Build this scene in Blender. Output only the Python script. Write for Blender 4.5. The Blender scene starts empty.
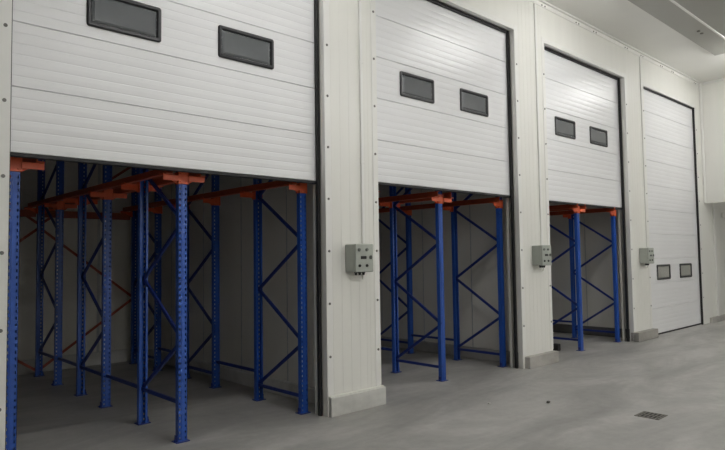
import bpy, bmesh, math, random
from mathutils import Vector, Matrix
random.seed(7)
S = bpy.context.scene
COL = S.collection

# ------------------------------------------------------------------ materials
def srgb(r, g, b):
    f = lambda c: c / 12.92 if c <= .04045 else ((c + .055) / 1.055) ** 2.4
    return (f(r / 255), f(g / 255), f(b / 255), 1)

def mat(name, col, rough=.5, metal=0., var=.06, scale=6., coat=0., bump=0., bscale=60., stretch=(1, 1, 1), spec=.5):
    m = bpy.data.materials.new(name); m.use_nodes = True
    nt = m.node_tree; b = nt.nodes['Principled BSDF']
    tc = nt.nodes.new('ShaderNodeTexCoord'); mp = nt.nodes.new('ShaderNodeMapping')
    mp.inputs['Scale'].default_value = stretch
    nt.links.new(tc.outputs['Object'], mp.inputs['Vector'])
    n = nt.nodes.new('ShaderNodeTexNoise'); n.inputs['Scale'].default_value = scale; n.inputs['Detail'].default_value = 6
    nt.links.new(mp.outputs['Vector'], n.inputs['Vector'])
    r = nt.nodes.new('ShaderNodeValToRGB')
    r.color_ramp.elements[0].position = .3; r.color_ramp.elements[1].position = .7
    r.color_ramp.elements[0].color = tuple(c * (1 - var) for c in col[:3]) + (1,)
    r.color_ramp.elements[1].color = tuple(min(1, c * (1 + var)) for c in col[:3]) + (1,)
    nt.links.new(n.outputs['Fac'], r.inputs['Fac'])
    nt.links.new(r.outputs['Color'], b.inputs['Base Color'])
    b.inputs['Roughness'].default_value = rough; b.inputs['Metallic'].default_value = metal
    b.inputs['Coat Weight'].default_value = coat; b.inputs['Coat Roughness'].default_value = .25
    b.inputs['Specular IOR Level'].default_value = spec
    if bump:
        n2 = nt.nodes.new('ShaderNodeTexNoise'); n2.inputs['Scale'].default_value = bscale; n2.inputs['Detail'].default_value = 4
        nt.links.new(mp.outputs['Vector'], n2.inputs['Vector'])
        bp = nt.nodes.new('ShaderNodeBump'); bp.inputs['Strength'].default_value = bump; bp.inputs['Distance'].default_value = .01
        nt.links.new(n2.outputs['Fac'], bp.inputs['Height']); nt.links.new(bp.outputs['Normal'], b.inputs['Normal'])
    return m

def concrete(name, dark, mid, light, rough=.62):
    m = bpy.data.materials.new(name); m.use_nodes = True
    nt = m.node_tree; b = nt.nodes['Principled BSDF']; N = nt.nodes.new; L = nt.links.new
    tc = N('ShaderNodeTexCoord')
    mp = N('ShaderNodeMapping'); mp.inputs['Rotation'].default_value = (0, 0, .35); mp.inputs['Scale'].default_value = (.55, 1.5, 1)
    L(tc.outputs['Object'], mp.inputs['Vector'])
    a = N('ShaderNodeTexNoise'); a.inputs['Scale'].default_value = .9; a.inputs['Detail'].default_value = 8; a.inputs['Roughness'].default_value = .62; a.inputs['Distortion'].default_value = .7
    L(mp.outputs['Vector'], a.inputs['Vector'])
    r = N('ShaderNodeValToRGB'); e = r.color_ramp.elements
    e[0].position = .33; e[0].color = dark; e[1].position = .68; e[1].color = light
    k = e.new(.5); k.color = mid
    L(a.outputs['Fac'], r.inputs['Fac'])
    f = N('ShaderNodeTexNoise'); f.inputs['Scale'].default_value = 9; f.inputs['Detail'].default_value = 9; f.inputs['Roughness'].default_value = .65
    L(tc.outputs['Object'], f.inputs['Vector'])
    fr = N('ShaderNodeMapRange'); fr.inputs['To Min'].default_value = .82; fr.inputs['To Max'].default_value = 1.18
    L(f.outputs['Fac'], fr.inputs['Value'])
    mx = N('ShaderNodeMix'); mx.data_type = 'RGBA'; mx.blend_type = 'MULTIPLY'; mx.inputs['Factor'].default_value = 1
    L(r.outputs['Color'], mx.inputs['A']); L(fr.outputs['Result'], mx.inputs['B'])
    L(mx.outputs['Result'], b.inputs['Base Color'])
    rr = N('ShaderNodeMapRange'); rr.inputs['To Min'].default_value = rough - .1; rr.inputs['To Max'].default_value = rough + .1
    L(a.outputs['Fac'], rr.inputs['Value']); L(rr.outputs['Result'], b.inputs['Roughness'])
    bp = N('ShaderNodeBump'); bp.inputs['Strength'].default_value = .12; bp.inputs['Distance'].default_value = .01
    L(f.outputs['Fac'], bp.inputs['Height']); L(bp.outputs['Normal'], b.inputs['Normal'])
    return m

M = dict(
    wall=mat('white_panel', srgb(226, 225, 219), .3, var=.02, scale=2, coat=.15, stretch=(3, 3, .3)),
    trim=mat('white_trim', srgb(228, 227, 223), .33, var=.02, scale=3, coat=.2),
    door=mat('door_white', srgb(226, 226, 227), .3, var=.02, scale=2.5, coat=.15, stretch=(.5, 1, 2)),
    inner=mat('cold_room_panel', srgb(226, 223, 214), .5, var=.03, scale=1.5, stretch=(2, 2, .4)),
    ceil=mat('ceiling_white', srgb(228, 227, 222), .35, var=.02, scale=1.2),
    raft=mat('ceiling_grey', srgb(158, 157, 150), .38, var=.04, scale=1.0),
    rubber=mat('black_rubber', srgb(33, 32, 33), .6, var=.15, scale=20),
    frame=mat('black_plastic', srgb(38, 38, 41), .45, var=.1, scale=20),
    pane=mat('grey_acrylic', srgb(88, 91, 93), .16, var=.05, scale=8, coat=.3),  # clear pane made opaque; the dark room behind is put into the grey
    palepane=mat('pale_acrylic', srgb(150, 150, 143), .3, var=.12, scale=40),  # paler opaque grey for the panes of the closed door
    blue=mat('blue_paint', srgb(38, 82, 168), .34, var=.06, scale=14, coat=.2),
    darkblue=mat('navy_paint', srgb(26, 48, 122), .42, var=.08, scale=14),
    orange=mat('orange_paint', srgb(212, 92, 52), .42, var=.08, scale=12, coat=.1),
    rail=mat('dim_orange_paint', srgb(180, 80, 48), .45, var=.08, scale=12),  # rack orange, darkened in the colour for the dim rooms
    red=mat('red_orange_paint', srgb(152, 70, 46), .48, var=.08, scale=12),
    galv=mat('galvanised_steel', srgb(190, 192, 192), .38, metal=.75, var=.08, scale=25),
    screw=mat('screw_steel', srgb(112, 110, 106), .4, metal=.6, var=.1, scale=30),
    box=mat('grey_enclosure', srgb(164, 168, 160), .45, var=.03, scale=20),
    button=mat('grey_button', srgb(112, 116, 112), .4, var=.08, scale=30),
    black=mat('black_screen', srgb(24, 25, 26), .3, var=.1, scale=30),
    cable=mat('white_cable', srgb(215, 214, 206), .45, var=.03, scale=30),
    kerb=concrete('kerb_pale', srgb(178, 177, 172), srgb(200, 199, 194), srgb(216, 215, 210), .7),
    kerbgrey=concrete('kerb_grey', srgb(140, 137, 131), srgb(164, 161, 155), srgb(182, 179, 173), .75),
    kerbshade=concrete('kerb_shaded', srgb(84, 82, 78), srgb(98, 96, 92), srgb(112, 110, 106), .8),  # shade along the last room's floor, put into a darker concrete colour
    floor=concrete('power_floated_concrete', srgb(142, 140, 136), srgb(160, 158, 154), srgb(182, 180, 176), .55),
    iron=mat('cast_iron', srgb(112, 109, 102), .65, metal=.2, var=.2, scale=30),
    void=mat('drain_shadowed_sump', srgb(44, 42, 40), .9, var=.1, scale=20),
    chip=mat('plaster_chip', srgb(205, 203, 198), .8, var=.1, scale=60),
    crumb=mat('concrete_crumb', srgb(84, 80, 76), .9, var=.2, scale=60),
    lens=None,
)
lm = bpy.data.materials.new('lamp_diffuser'); lm.use_nodes = True
lm.node_tree.nodes['Principled BSDF'].inputs['Base Color'].default_value = (.9, .9, .9, 1)
lm.node_tree.nodes['Principled BSDF'].inputs['Emission Color'].default_value = (1, 1, .985, 1)
lm.node_tree.nodes['Principled BSDF'].inputs['Emission Strength'].default_value = 68
M['lens'] = lm

# ------------------------------------------------------------------ helpers
def mesh(name, bm, m, smooth=False):
    bmesh.ops.recalc_face_normals(bm, faces=bm.faces)
    me = bpy.data.meshes.new(name); bm.to_mesh(me); bm.free()
    me.materials.append(M[m])
    if smooth:
        for p in me.polygons: p.use_smooth = True
    return me

def link(name, me, parent=None, loc=(0, 0, 0), rot=None):
    o = bpy.data.objects.new(name, me); COL.objects.link(o)
    o.location = loc
    if rot: o.rotation_euler = rot
    if parent: o.parent = parent
    return o

def obj(name, bm, m, parent=None, loc=(0, 0, 0), rot=None, smooth=False):
    return link(name, mesh(name, bm, m, smooth), parent, loc, rot)

def tag(o, label=None, cat=None, group=None, kind=None):
    if label: o['label'] = label
    if cat: o['category'] = cat
    if group: o['group'] = group
    if kind: o['kind'] = kind
    return o

def thing(name, label, cat, loc=(0, 0, 0), group=None, kind=None):
    o = bpy.data.objects.new(name, None); COL.objects.link(o); o.location = loc
    o.empty_display_size = .2
    return tag(o, label, cat, group, kind)

def struct(name, bm, m, parent=None, loc=(0, 0, 0)):
    return tag(obj(name, bm, m, parent, loc), kind='structure')

def box(bm, x0, x1, y0, y1, z0, z1, bev=0., seg=1):
    r = bmesh.ops.create_cube(bm, size=1)
    v = r['verts']
    bmesh.ops.scale(bm, vec=(x1 - x0, y1 - y0, z1 - z0), verts=v)
    bmesh.ops.translate(bm, vec=((x0 + x1) / 2, (y0 + y1) / 2, (z0 + z1) / 2), verts=v)
    if bev:
        es = list({e for q in v for e in q.link_edges})
        bmesh.ops.bevel(bm, geom=es, offset=bev, segments=seg, affect='EDGES', profile=.5)
    return bm

def B(*a, **k): return box(bmesh.new(), *a, **k)

def cyl(bm, p, axis, r, d, n=14, r2=None):
    """a cylinder of length d starting at p along axis"""
    a = Vector(axis).normalized()
    q = a.to_track_quat('Z', 'Y').to_matrix().to_4x4()
    mt = Matrix.Translation(Vector(p) + a * d / 2) @ q
    bmesh.ops.create_cone(bm, cap_ends=True, segments=n, radius1=r, radius2=r if r2 is None else r2, depth=d, matrix=mt)
    return bm

def bar(bm, a, b, w, t, side=(1, 0, 0)):
    """flat bar from a to b: width w across, thickness t along side"""
    a, b = Vector(a), Vector(b); d = (b - a).normalized(); s = Vector(side).normalized(); u = d.cross(s).normalized()
    vs = []
    for p in (a, b):
        for i, j in ((-1, -1), (1, -1), (1, 1), (-1, 1)):
            vs.append(bm.verts.new(p + u * w / 2 * i + s * t / 2 * j))
    for f in ((0, 1, 2, 3), (7, 6, 5, 4), (0, 4, 5, 1), (1, 5, 6, 2), (2, 6, 7, 3), (3, 7, 4, 0)):
        bm.faces.new([vs[k] for k in f])
    return bm

def tube(bm, pts, r, n=8):
    rings = []
    P = [Vector(p) for p in pts]
    for i, p in enumerate(P):
        d = (P[min(i + 1, len(P) - 1)] - P[max(i - 1, 0)]).normalized()
        q = d.to_track_quat('Z', 'Y')
        rings.append([bm.verts.new(p + q @ Vector((r * math.cos(2 * math.pi * k / n), r * math.sin(2 * math.pi * k / n), 0))) for k in range(n)])
    for a, b in zip(rings, rings[1:]):
        for k in range(n):
            bm.faces.new((a[k], a[(k + 1) % n], b[(k + 1) % n], b[k]))
    bm.faces.new(rings[0]); bm.faces.new(rings[-1])
    return bm

# ------------------------------------------------------------------ measures
EL = (1.078, 4.692, 8.297, 11.93)          # opening, near jamb
ER = (3.94, 7.482, 11.1, 14.694)        # opening, far jamb
ZT = 4.832; ZC = 5.46; PH = .483; ZB = 2.40; DY = .125; EC = 15.064
BACK = 4.95
PART = (.86, 4.31, 7.85, 11.58, 15.14)     # partition walls between the rooms behind

# ------------------------------------------------------------------ setting
struct('floor', B(-6, 22, -12, 6, -.2, 0), 'floor')

# front wall with four openings (0.06 deep insulated panel), one mesh
bm = bmesh.new(); T = .072
xs = [-6]
for a, b in zip(EL, ER): xs += [a, b]
xs.append(19)
for i in range(0, len(xs), 2): box(bm, xs[i], xs[i + 1], 0, T, 0, ZC + .04)
for a, b in zip(EL, ER): box(bm, a, b, 0, T, ZT, ZC + .04)
struct('wall_front', bm, 'wall')

# raised panel ribs / corner flashings with screws along the jambs
scr = bmesh.new()
cyl(scr, (0, 0, 0), (0, -1, 0), .0135, .004, 12); cyl(scr, (0, -.004, 0), (0, -1, 0), .0085, .004, 6)
SCREW = mesh('screw', scr, 'screw')
tn = [0]
def trim(bm, m='trim', screws=()):
    tn[0] += 1
    o = struct('trim_%d' % tn[0], bm, m)
    for p in screws: link('screw', SCREW, o, p)
    return o
sz = [.06 + .534 * k for k in range(1, 10)]
for a, b in zip(EL, ER):
    t = .004
    zz = [z for z in sz if z < ZT]
    trim(box(B(a - .075, a, -t, .001, .19, ZT + .075, bev=.0015), a - .002, a + .002, -t, .05, .19, ZT), screws=[(a - .037, -t, z) for z in zz])
    trim(box(B(b, b + .08, -t, .001, .19, ZT + .075, bev=.0015), b - .002, b + .002, -t, .05, .19, ZT), screws=[(b + .038, -t, z) for z in zz])
    n = 5
    trim(box(B(a + .001, b - .001, -t, .001, ZT, ZT + .075, bev=.0015), a + .003, b - .003, -t, .05, ZT - .002, ZT + .002), screws=[])
# vertical ribs of the panels on the piers and the joint strips
for x0, x1 in ((4.03, 4.40), (4.50, 4.61), (7.60, 8.00), (8.10, 8.21), (11.18, 11.72), (.1, .98)):
    bm = bmesh.new(); n = max(2, int((x1 - x0) / .095))
    for k in range(n + 1):
        x = x0 + (x1 - x0) * k / n
        box(bm, x - .006, x + .006, -.0009, .001, .2, ZC - .03, bev=.0007)
    trim(bm, 'wall')
# cornice at the ceiling with its screws
trim(box(B(-6, EC, -.012, 0, ZC - .085, ZC - .02, bev=.003), -6, EC, -.05, 0, ZC - .02, ZC + .001),
     screws=[(x + d, -.012, ZC - .06) for x in (4.0, 4.66, 5.6, 6.5, 7.55, 8.25, 9.31, 9.92, 11.15, 11.85, 12.8, 13.4, 14.7) for d in (0, .09)])
trim(B(EC - .05, EC + .001, -.05, 0, 2.70, ZC - .02, bev=.01))
# concrete kerbs at the foot of the piers
def kerb(x0, x1, m, h, d=.045):
    bm = B(x0, x1, -d, .06, 0, h, bev=.006)
    tag(obj('baseboard_front', bm, m), kind='structure')
kerb(ER[0] + .012, EL[1] + .035, 'kerb', .19)
kerb(ER[1] + .05, EL[2] + .02, 'kerbgrey', .165, .08)
kerb(ER[2] + .0, EL[3] + .04, 'kerbgrey', .165, .09)
kerb(-6, EL[0] - .01, 'kerb', .19)
bm = B(ER[0] + .01, EL[1] + .02, -.03, 0, .185, .205, bev=.006)
trim(bm, 'cable')

# ceiling of the hall: pale strip by the wall, greyer sheets beyond it
struct('ceiling', B(-6, 22, -12, .06, ZC, ZC + .1), 'ceil')
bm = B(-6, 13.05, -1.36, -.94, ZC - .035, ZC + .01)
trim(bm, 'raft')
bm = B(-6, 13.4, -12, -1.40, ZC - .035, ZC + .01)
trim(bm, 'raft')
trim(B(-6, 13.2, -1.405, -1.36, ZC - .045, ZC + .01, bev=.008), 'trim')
for x in (11.36, 11.52):
    bm = cyl(bmesh.new(), (x, -1.2, ZC - .035), (0, 0, -1), .028, .012, 14)
    trim(bm, 'iron')

# right wall: panel over a wide side passage
struct('wall_right', box(B(EC, EC + .12, -12, 0, 2.70, ZC), EC, EC + .12, -12, -4.5, 0, 2.70), 'wall')
trim(B(EC - .035, EC + .003, -12, -.05, ZC - .05, ZC, bev=.01))
struct('wall_passage_end', B(19, 19.1, -12, .1, 0, ZC), 'wall')
struct('wall_left', B(-6.1, -6, -12, .1, 0, ZC), 'wall')
struct('wall_rear', B(-6, 22, -12.1, -12, 0, ZC), 'wall')
trim(B(15.58, 15.66, -.03, 0, .1, 2.9, bev=.004), 'trim')
trim(B(16.15, 17.9, -.06, 0, 2.42, 2.52, bev=.004), 'trim')
tag(obj('baseboard_right', B(EC + .03, 18.9, -.05, .05, 0, .12, bev=.006), 'kerbgrey'), kind='structure')

# cold rooms behind the wall
struct('wall_back', B(.7, 15.3, BACK, BACK + .1, 0, 5.3), 'inner')
for i, x in enumerate(PART):
    side = ('outer_left', 'first_partition', 'second_partition', 'third_partition', 'outer_right')[i]
    struct('wall_' + side, B(x - .08, x + .08, T, BACK, 0, 5.3), 'inner')
struct('ceiling_cold_rooms', B(.7, 15.3, T + .15, BACK + .1, 5.3, 5.4), 'inner')
for i in range(3):
    bm = box(B(PART[i] + .08, PART[i + 1] - .08, BACK - .05, BACK, 0, .2, bev=.01), PART[i + 1] - .13, PART[i + 1] - .08, T + .1, BACK, 0, .17, bev=.01)
    box(bm, PART[i] + .08, PART[i] + .13, T + .1, BACK, 0, .17, bev=.01)
    tag(obj('baseboard_cold_room', bm, ('kerb', 'kerbgrey', 'kerbshade')[i]), kind='structure')
    # joints of the lining panels
    bm = bmesh.new()
    for k in range(1, 5): box(bm, PART[i + 1] - .086, PART[i + 1] - .079, T + k * 1.0 - .006, T + k * 1.0 + .006, .17, 5.3)
    n = 4
    for k in range(1, n):
        x = PART[i] + (PART[i + 1] - PART[i]) * k / n
        box(bm, x - .02, x + .02, BACK - .006, BACK + .001, .2, 5.3)
    trim(bm, 'galv')

# ------------------------------------------------------------------ sectional doors
def panel_mesh(w):
    """one ribbed door section, front towards -Y, origin at its lower left"""
    prof = [(.04, 0.), (.008, 0.), (0, .005)]
    n = 6
    for k in range(1, n):
        z = PH * k / n
        prof += [(-.0012, z - PH / n / 2), (0, z - .006), (.0014, z - .002), (.0014, z + .002), (0, z + .006)]
    prof += [(0, PH - .007), (.008, PH - .0015), (.04, PH - .0015)]
    bm = bmesh.new()
    L = [bm.verts.new((0, y, z)) for y, z in prof]; R = [bm.verts.new((w, y, z)) for y, z in prof]
    for i in range(len(prof)):
        j = (i + 1) % len(prof)
        bm.faces.new((L[i], R[i], R[j], L[j]))
    bm.faces.new(L); bm.faces.new(list(reversed(R)))
    return mesh('door_panel', bm, 'door')

def rrect(w, h, r, n=5):
    out = []
    for cx, cz, a0 in ((w / 2 - r, h / 2 - r, 0), (-w / 2 + r, h / 2 - r, 90), (-w / 2 + r, -h / 2 + r, 180), (w / 2 - r, -h / 2 + r, 270)):
        for k in range(n + 1):
            a = math.radians(a0 + 90 * k / n); out.append((cx + r * math.cos(a), cz + r * math.sin(a)))
    return out

def win_frame(w, h):
    bm = bmesh.new()
    loops = []
    for (ww, hh, r, y) in ((w, h, .022, .004), (w, h, .022, -.012), (w - .02, h - .02, .018, -.02), (w - .055, h - .055, .012, -.018), (w - .085, h - .085, .008, .004)):
        loops.append([bm.verts.new((x, y, z)) for x, z in rrect(ww, hh, r)])
    for a, b in zip(loops, loops[1:]):
        for k in range(len(a)):
            bm.faces.new((a[k], a[(k + 1) % len(a)], b[(k + 1) % len(b)], b[k]))
    return mesh('window_frame', bm, 'frame')

def win_pane(w, h, m='pane'):
    bm = bmesh.new()
    lo = []
    for ww, hh, y in ((w - .07, h - .07, .003), (w - .084, h - .084, -.003), (w - .12, h - .12, -.009)):
        lo.append([bm.verts.new((x, y, z)) for x, z in rrect(ww, hh, .008)])
    for a, b in zip(lo, lo[1:]):
        for k in range(len(a)):
            bm.faces.new((a[k], a[(k + 1) % len(a)], b[(k + 1) % len(b)], b[k]))
    bm.faces.new(lo[-1]); bm.faces.new(list(reversed(lo[0])))
    return mesh('window_pane', bm, m)

def sectional_door(n, zb, wins, label, dy=DY, wz=.242):
    a, b = EL[n - 1], ER[n - 1]
    root = thing('door_%d' % n, label, 'door', (a, dy, zb), kind='structure')
    pm = panel_mesh(b - a)
    k = 0
    while zb + k * PH < ZT - .01:
        p = link('door_panel', pm, root, (0, 0, k * PH))
        if k == 2:
            ww = wins[0][1] - wins[0][0]; fm = win_frame(ww, .30); gm = win_pane(ww, .30, 'palepane' if n == 4 else 'pane')
            for x0, x1 in wins:
                f = link('window_frame', fm, root, ((x0 + x1) / 2 - a, 0, 2 * PH + wz))
                link('window_pane', gm, f)
        k += 1
    # rubber lip under the lowest section, side and head seals, side tracks
    obj('bottom_seal', B(.0, b - a, .0, .038, -.03, .0, bev=.006), 'rubber', root)
    z0 = -zb
    obj('side_seal', B(b - a - .033, b - a - .002, -.045, -.008, z0, ZT - zb, bev=.004), 'rubber', root)
    obj('side_seal', B(.002, .03, -.03, -.012, z0, ZT - zb, bev=.004), 'rubber', root)
    obj('head_seal', B(.03, b - a - .05, -.038, -.008, ZT - zb - .035, ZT - zb - .004, bev=.004), 'rubber', root)
    if zb > .1:
        for x in (-.05, b - a + .008):
            bm = box(bmesh.new(), x, x + .04, .045, .05, z0, ZT - zb)
            box(bm, x, x + .004, .045, .09, z0, ZT - zb); box(bm, x + .036, x + .04, .045, .09, z0, ZT - zb)
            obj('guide_track', bm, 'inner', root)
    return root
sectional_door(1, ZB - .01, ((1.63, 2.24), (2.795, 3.391)), 'nearest and widest looking white sectional door, half raised, with two long dark windows')
sectional_door(2, ZB + .045, ((5.205, 5.823), (6.35, 6.972)), 'second white sectional door, half raised between the first two wall control boxes')
sectional_door(3, ZB + .03, ((8.77, 9.412), (9.932, 10.57)), 'third white sectional door, half raised above the farthest blue rack')
sectional_door(4, .03, ((12.36, 13.02), (13.56, 14.20)), 'fully closed white sectional door reaching the floor in the far corner', .05, .215)

# ------------------------------------------------------------------ drive-in racks
PW, PD, PZ = .085, .052, 4.6
def post_mesh():
    """perforated open channel upright; slotted face towards -Y"""
    bm = bmesh.new(); t = .0035
    X = (-.0425, -.033, -.02, .02, .033, .0425); pitch = .05
    rows = int(PZ / pitch)
    zs = []
    for k in range(rows): zs += [k * pitch, k * pitch + .014, k * pitch + .036]
    zs.append(rows * pitch)
    for y in (-PD / 2, -PD / 2 + t):
        g = [[bm.verts.new((x, y, z)) for x in X] for z in zs]
        for i in range(len(zs) - 1):
            for j in range(5):
                if i % 3 == 1 and j in (1, 3): continue
                bm.faces.new((g[i][j], g[i][j + 1], g[i + 1][j + 1], g[i + 1][j]))
        # raised centre rib of the slotted face
        if y < -.024: box(bm, -.01, .01, y - .004, y + .001, 0, rows * pitch)
    for s in (-1, 1):
        x0, x1 = sorted((s * .0425, s * (.0425 - t)))
        box(bm, x0, x1, -PD / 2, PD / 2, 0, rows * pitch)
        x0, x1 = sorted((s * .0425, s * .022))
        box(bm, x0, x1, PD / 2 - t, PD / 2, 0, rows * pitch)
    me = bpy.data.meshes.new('post'); bm.to_mesh(me); bm.free(); me.materials.append(M['blue'])
    return me
POST = post_mesh()
bm = B(-.068, .06, -.05, .05, 0, .008, bev=.002)
box(bm, -.056, -.0445, -.02, .02, .008, .06, bev=.002); cyl(bm, (-.062, -.005, .008), (0, 0, 1), .009, .018, 8)
PLATE = mesh('base_plate', bm, 'darkblue')
def arm_mesh(left, right):
    bm = bmesh.new()
    # clamp plate folded round the post, arm angle with an upturned lip, gusset
    box(bm, -.049, .049, -.04, -.03, -.045, .075, bev=.002)
    box(bm, -.05, -.043, -.04, .03, -.045, .06, bev=.002); box(bm, .043, .05, -.04, .03, -.045, .06, bev=.002)
    for s, on in ((-1, left), (1, right)):
        if not on: continue
        x0, x1 = sorted((s * .043, s * .2))
        box(bm, x0, x1, -.056, -.05, -.022, .03, bev=.002)
        box(bm, x0, x1, -.056, .03, .024, .03, bev=.002)
        x2, x3 = sorted((s * .19, s * .2)); box(bm, x2, x3, -.056, .03, .024, .04, bev=.002)
        vs = [bm.verts.new(p) for p in ((s * .05, -.012, -.045), (s * .05, -.012, .024), (s * .17, -.012, .024), (s * .05, -.006, -.045), (s * .05, -.006, .024), (s * .17, -.006, .024))]
        for f in ((0, 1, 2), (5, 4, 3), (0, 3, 4, 1), (1, 4, 5, 2), (2, 5, 3, 0)): bm.faces.new([vs[q] for q in f])
    for z in (-.025, .05):
        for x in (-.025, .025): cyl(bm, (x, -.04, z), (0, -1, 0), .008, .007, 6)
    return mesh('support_arm', bm, 'orange')
ARM = {k: arm_mesh(*k) for k in ((True, True), (True, False), (False, True))}
YP = (0., .828, 1.789, 2.597, 3.457, 4.30)
ZA = 2.318                                  # height of the arms
BR = {}
def brace_mesh(dy, z0, z1):
    k = (round(dy, 3), round(z0, 3), round(z1, 3))
    if k not in BR: BR[k] = mesh('brace', bar(bmesh.new(), (0, 0, z0), (0, dy, z1), .034, .02), 'darkblue')
    return BR[k]
def rack(x, y, rows, label):
    root = thing('drive_in_pallet_rack', label, 'rack', (x, y, 0), 'blue and orange pallet racks behind the raised doors')
    for ri, (dx, off, sp) in enumerate(rows):
        arms = (ri > 0, ri < 2)
        for f in range(3):
            ya, yb = YP[2 * f], YP[2 * f + 1]
            for yy, flip in ((ya, 0), (yb, 1)):
                p = link('post', POST, root, (dx, yy, .008), (0, 0, math.pi) if flip else None)
                link('base_plate', PLATE, p, (0, 0, -.008))
                link('support_arm', ARM[(arms[1], arms[0]) if flip else arms], p, (0, 0, ZA - .008))
            # zigzag bracing
            link('tie_bar', brace_mesh(yb - ya, .168, .168), root, (dx, ya, off))
            z = .187 + off; rear = True
            while z < 4.0:
                z1 = z + .53
                link('brace', brace_mesh(yb - ya, z, z1) if not rear else brace_mesh(yb - ya, z1, z), root, (dx + .012, ya, 0))
                z = z1; rear = not rear
            if f < 2:
                link('row_spacer', brace_mesh(YP[2 * f + 2] - yb, sp, sp), root, (dx, yb, 0))
                link('row_spacer', brace_mesh(YP[2 * f + 2] - yb, 4.3, 4.3), root, (dx, yb, 0))
    # pallet rails along the lanes, resting on the arms
    for ri, (dx, *_r) in enumerate(rows):
        for s in (-1, 1):
            if (ri == 0 and s < 0) or (ri == 2 and s > 0): continue
            xx = dx + s * .135
            bm = box(bmesh.new(), xx - .004, xx + .004, -.1, 4.42, ZA + .03, ZA + .105, bev=.001)
            x0, x1 = sorted((xx, xx + s * .055)); box(bm, x0, x1, -.1, 4.42, ZA + .03, ZA + .037)
            x0, x1 = sorted((xx, xx - s * .03)); box(bm, x0, x1, -.1, 4.42, ZA + .098, ZA + .105)
            obj('pallet_rail', bm, 'rail', root)
    # bracing and beams of the back
    yb = YP[5] + .055
    for a, b in ((0, 1), (1, 2)):
        xa, xb = rows[a][0], rows[b][0]
        m_, o_ = (xb, xa) if a == 0 else (xa, xb)
        for p, q in (((m_, yb, .06), (o_, yb, 1.0)), ((o_, yb, 1.02), (m_, yb, 2.08)), ((m_, yb, 2.12), (o_, yb, 3.1)), ((o_, yb, 3.14), (m_, yb, 4.2))):
            obj('back_brace', bar(bmesh.new(), p, q, .035, .012, (0, 1, 0)), 'red', root)
        obj('back_beam', B(xa + .05, xb - .05, yb - .02, yb + .03, ZA - .09, ZA + .01, bev=.004), 'red', root)
        obj('top_beam', B(xa + .05, xb - .05, YP[0] - .02, YP[0] + .03, 4.36, 4.46, bev=.004), 'red', root)
    return root
rack(2.528, .318, ((-1.35, 0, .32), (0, .165, .34), (1.347, 0, .32)), 'blue and orange drive-in pallet rack behind the nearest half-raised door')
rack(6.109, .318, ((-1.35, 0, .32), (0, 0, .3), (1.352, 0, .3)), 'blue and orange pallet rack behind the middle half-raised door')
rack(9.54, .21, ((-1.35, 0, .32), (0, 0, .3), (1.358, 0, .3)), 'blue and orange pallet rack behind the farthest half-raised door')

# ------------------------------------------------------------------ control boxes, trunking
def control_box(x, z0, label, w=.245, h=.285, d=.17):
    root = thing('control_box', label, 'control box', (x, 0, z0), 'door control boxes on the piers')
    obj('enclosure', B(0, w, -d + .03, -.001, 0, h, bev=.008, seg=2), 'box', root)
    bm = B(-.003, w + .003, -d, -d + .028, -.003, h + .003, bev=.008, seg=2)
    obj('cover', bm, 'box', root)
    f = -d
    for px, pz in ((.08, .8), (.52, .8)):
        bm = cyl(bmesh.new(), (w * (px + .1), f, h * pz), (0, -1, 0), .019, .006, 18); cyl(bm, (w * (px + .1), f - .006, h * pz), (0, -1, 0), .013, .009, 18)
        obj('push_button', bm, 'button', root)
    obj('display', B(w * .27, w * .60, f - .004, f, h * .46, h * .57, bev=.002), 'black', root)
    for px, pz in ((.2, .22), (.62, .22)):
        bm = cyl(bmesh.new(), (w * px, f, h * pz), (0, -1, 0), .016, .005, 16); cyl(bm, (w * px, f - .005, h * pz), (0, -1, 0), .01, .01, 16)
        obj('key_switch', bm, 'black', root)
    bm = cyl(bmesh.new(), (w * .84, f, h * .52), (0, -1, 0), .02, .006, 18); box(bm, w * .84 - .005, w * .84 + .005, f - .018, f - .004, h * .52 - .018, h * .52 + .018, bev=.002)
    obj('rotary_switch', bm, 'button', root)
    for gx in (.3, .52, .74):
        bm = cyl(bmesh.new(), (w * gx, -d * .5, 0), (0, 0, -1), .02, .014, 6); cyl(bm, (w * gx, -d * .5, -.014), (0, 0, -1), .016, .022, 12, .011)
        obj('cable_gland', bm, 'black', root)
    P = []
    for k in range(11):
        a = math.pi * k / 10
        P.append((w * .74 + .045 * (1 - math.cos(a)) * .5, -d * .5 + .075 * k / 10, -.03 - .05 * math.sin(a)))
    obj('cable', tube(bmesh.new(), P, .006), 'cable', root, smooth=True)
    return root
control_box(4.195, 1.445, 'grey door control box on the nearest pier, the one with the palest concrete foot')
control_box(7.788, 1.44, 'grey door control box on the pier between the second and third doors')
control_box(11.455, 1.40, 'grey door control box on the farthest pier, beside the fully closed door')
def trunking(x, z0, label):
    bm = B(x - .018, x + .018, -.022, .004, z0, ZC - .09, bev=.003)
    o = tag(obj('cable_trunking', bm, 'trim'), label, 'trunking', 'white cable trunking above the control boxes')
    for z in (2.6, 3.7, 4.8):
        obj('clip', B(x - .023, x + .023, -.025, -.0005, z, z + .03, bev=.002), 'trim', o)
trunking(4.448, 1.74, 'thin white vertical cable trunking rising above the nearest control box')
trunking(8.045, 1.73, 'thin white vertical cable trunking rising above the control box on the middle pier')
trunking(11.80, 1.70, 'thin white vertical cable trunking rising above the control box nearest the closed door')

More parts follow.
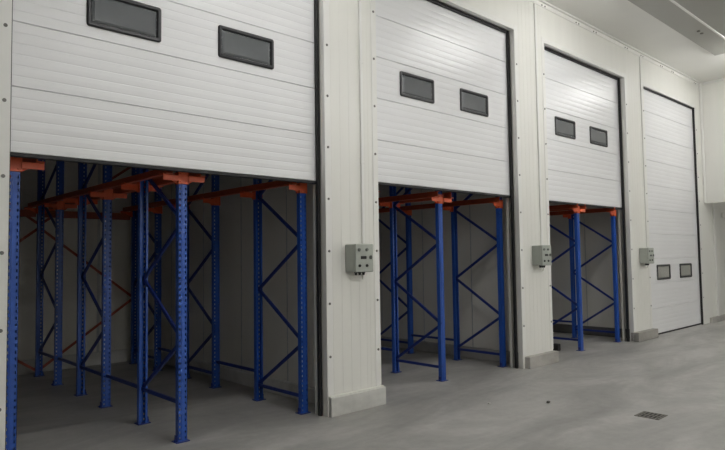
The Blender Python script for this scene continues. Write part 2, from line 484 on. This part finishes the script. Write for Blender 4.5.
# ------------------------------------------------------------------ drain, stop, crumbs
dr = thing('floor_drain', 'small square slotted metal drain grate set in the concrete floor', 'drain', (6.19, -2.25, 0))
w = .115
bm = box(bmesh.new(), -w, w, -w, -w + .02, 0, .005); box(bm, -w, w, w - .02, w, 0, .005)
box(bm, -w, -w + .02, -w, w, 0, .005); box(bm, w - .02, w, -w, w, 0, .005)
obj('rim', bm, 'iron', dr)
bm = bmesh.new()
for k in range(5): y = -w + .02 + (2 * w - .04) * (k + .5) / 5; box(bm, -w + .018, w - .018, y - .007, y + .007, 0, .0045)
box(bm, -.008, .008, -w + .018, w - .018, 0, .0042)
obj('grate', bm, 'iron', dr)
obj('sump_shade', B(-w + .01, w - .01, -w + .01, w - .01, .0004, .0012), 'void', dr)  # thin dark plate at floor level; its colour paints the pit's shade

bm = B(9.21, 9.31, .44, .55, 0, .115, bev=.014, seg=2); cyl(bm, (9.26, .44, .06), (0, -1, 0), .016, .006, 12)
tag(obj('rubber_block', bm, 'rubber'), 'small black rubber block on the floor beside the front post of the farthest rack', 'rubber block')
def crumb(x, y, r, m, label):
    bm = bmesh.new(); bmesh.ops.create_icosphere(bm, subdivisions=2, radius=r)
    for v in bm.verts:
        v.co *= 1 + random.uniform(-.25, .25); v.co.z *= .5
    lo = min(v.co.z for v in bm.verts)
    for v in bm.verts: v.co.z -= lo
    tag(obj('crumb', bm, m, None, (x, y, 0)), label, 'debris')
crumb(5.968, -1.266, .024, 'crumb', 'tiny dark concrete crumb lying alone on open floor before the middle pier')
crumb(5.495, -.833, .017, 'chip', 'tiny white plaster chip lying on the floor before the second door')

# ------------------------------------------------------------------ lamps of the hall, some added for light
def lamp(x, y, L=1.5):
    z = ZC - .16
    o = thing('ceiling_batten', 'white linear batten lamp hanging just under the hall ceiling', 'ceiling lamp', (x, y, z), 'batten lamps under the hall ceiling')
    obj('housing', B(-L / 2 - .03, L / 2 + .03, -.06, .06, -.035, .012, bev=.006), 'trim', o)
    bm = B(-L / 2, L / 2, -.045, .045, -.075, -.035, bev=.012, seg=2)
    obj('diffuser', bm, 'lens', o)
    for sx in (-1, 1): obj('hanger', B(sx * .5 - .01, sx * .5 + .01, -.01, .01, .012, .16), 'galv', o)
for x in (3.1, 8.2, 13.3): lamp(x, -1.65)
for k in range(6): lamp(1.1 + 2.6 * k, -6.)
for k in range(6): lamp(1.1 + 2.6 * k, -10.)  # unseen row, added to throw more light into the rooms
lamp(17.2, -4.5)  # unseen lamp added to brighten the side passage

W = bpy.data.worlds.new('world'); S.world = W; W.use_nodes = True
W.node_tree.nodes['Background'].inputs[0].default_value = (.7, .75, .8, 1)
W.node_tree.nodes['Background'].inputs[1].default_value = .05

# ------------------------------------------------------------------ camera
f, D, yaw, pitch, roll = 608.3641, 4.7757, .7502, .0521, -.0144
cy, sy, cp, sp = math.cos(yaw), math.sin(yaw), math.cos(pitch), math.sin(pitch)
fw = Vector((sy * cp, cy * cp, sp)); rt = Vector((cy, -sy, 0)); up = rt.cross(fw)
rt, up = rt * math.cos(roll) + up * math.sin(roll), up * math.cos(roll) - rt * math.sin(roll)
cd = bpy.data.cameras.new('camera'); cd.sensor_width = 36; cd.lens = f * 36 / 725; cd.clip_end = 100
co = bpy.data.objects.new('camera', cd); COL.objects.link(co)
mt = Matrix((rt, up, -fw)).transposed().to_4x4(); mt.translation = Vector((0, -D, 1.6))
co.matrix_world = mt
S.camera = co

vs = S.view_settings
vs.view_transform = 'Standard'; vs.look = 'None'; vs.gamma = 1; vs.exposure = 0; vs.use_curve_mapping = False
S.cycles.use_denoising = True
S.cycles.max_bounces = 8; S.cycles.diffuse_bounces = 5
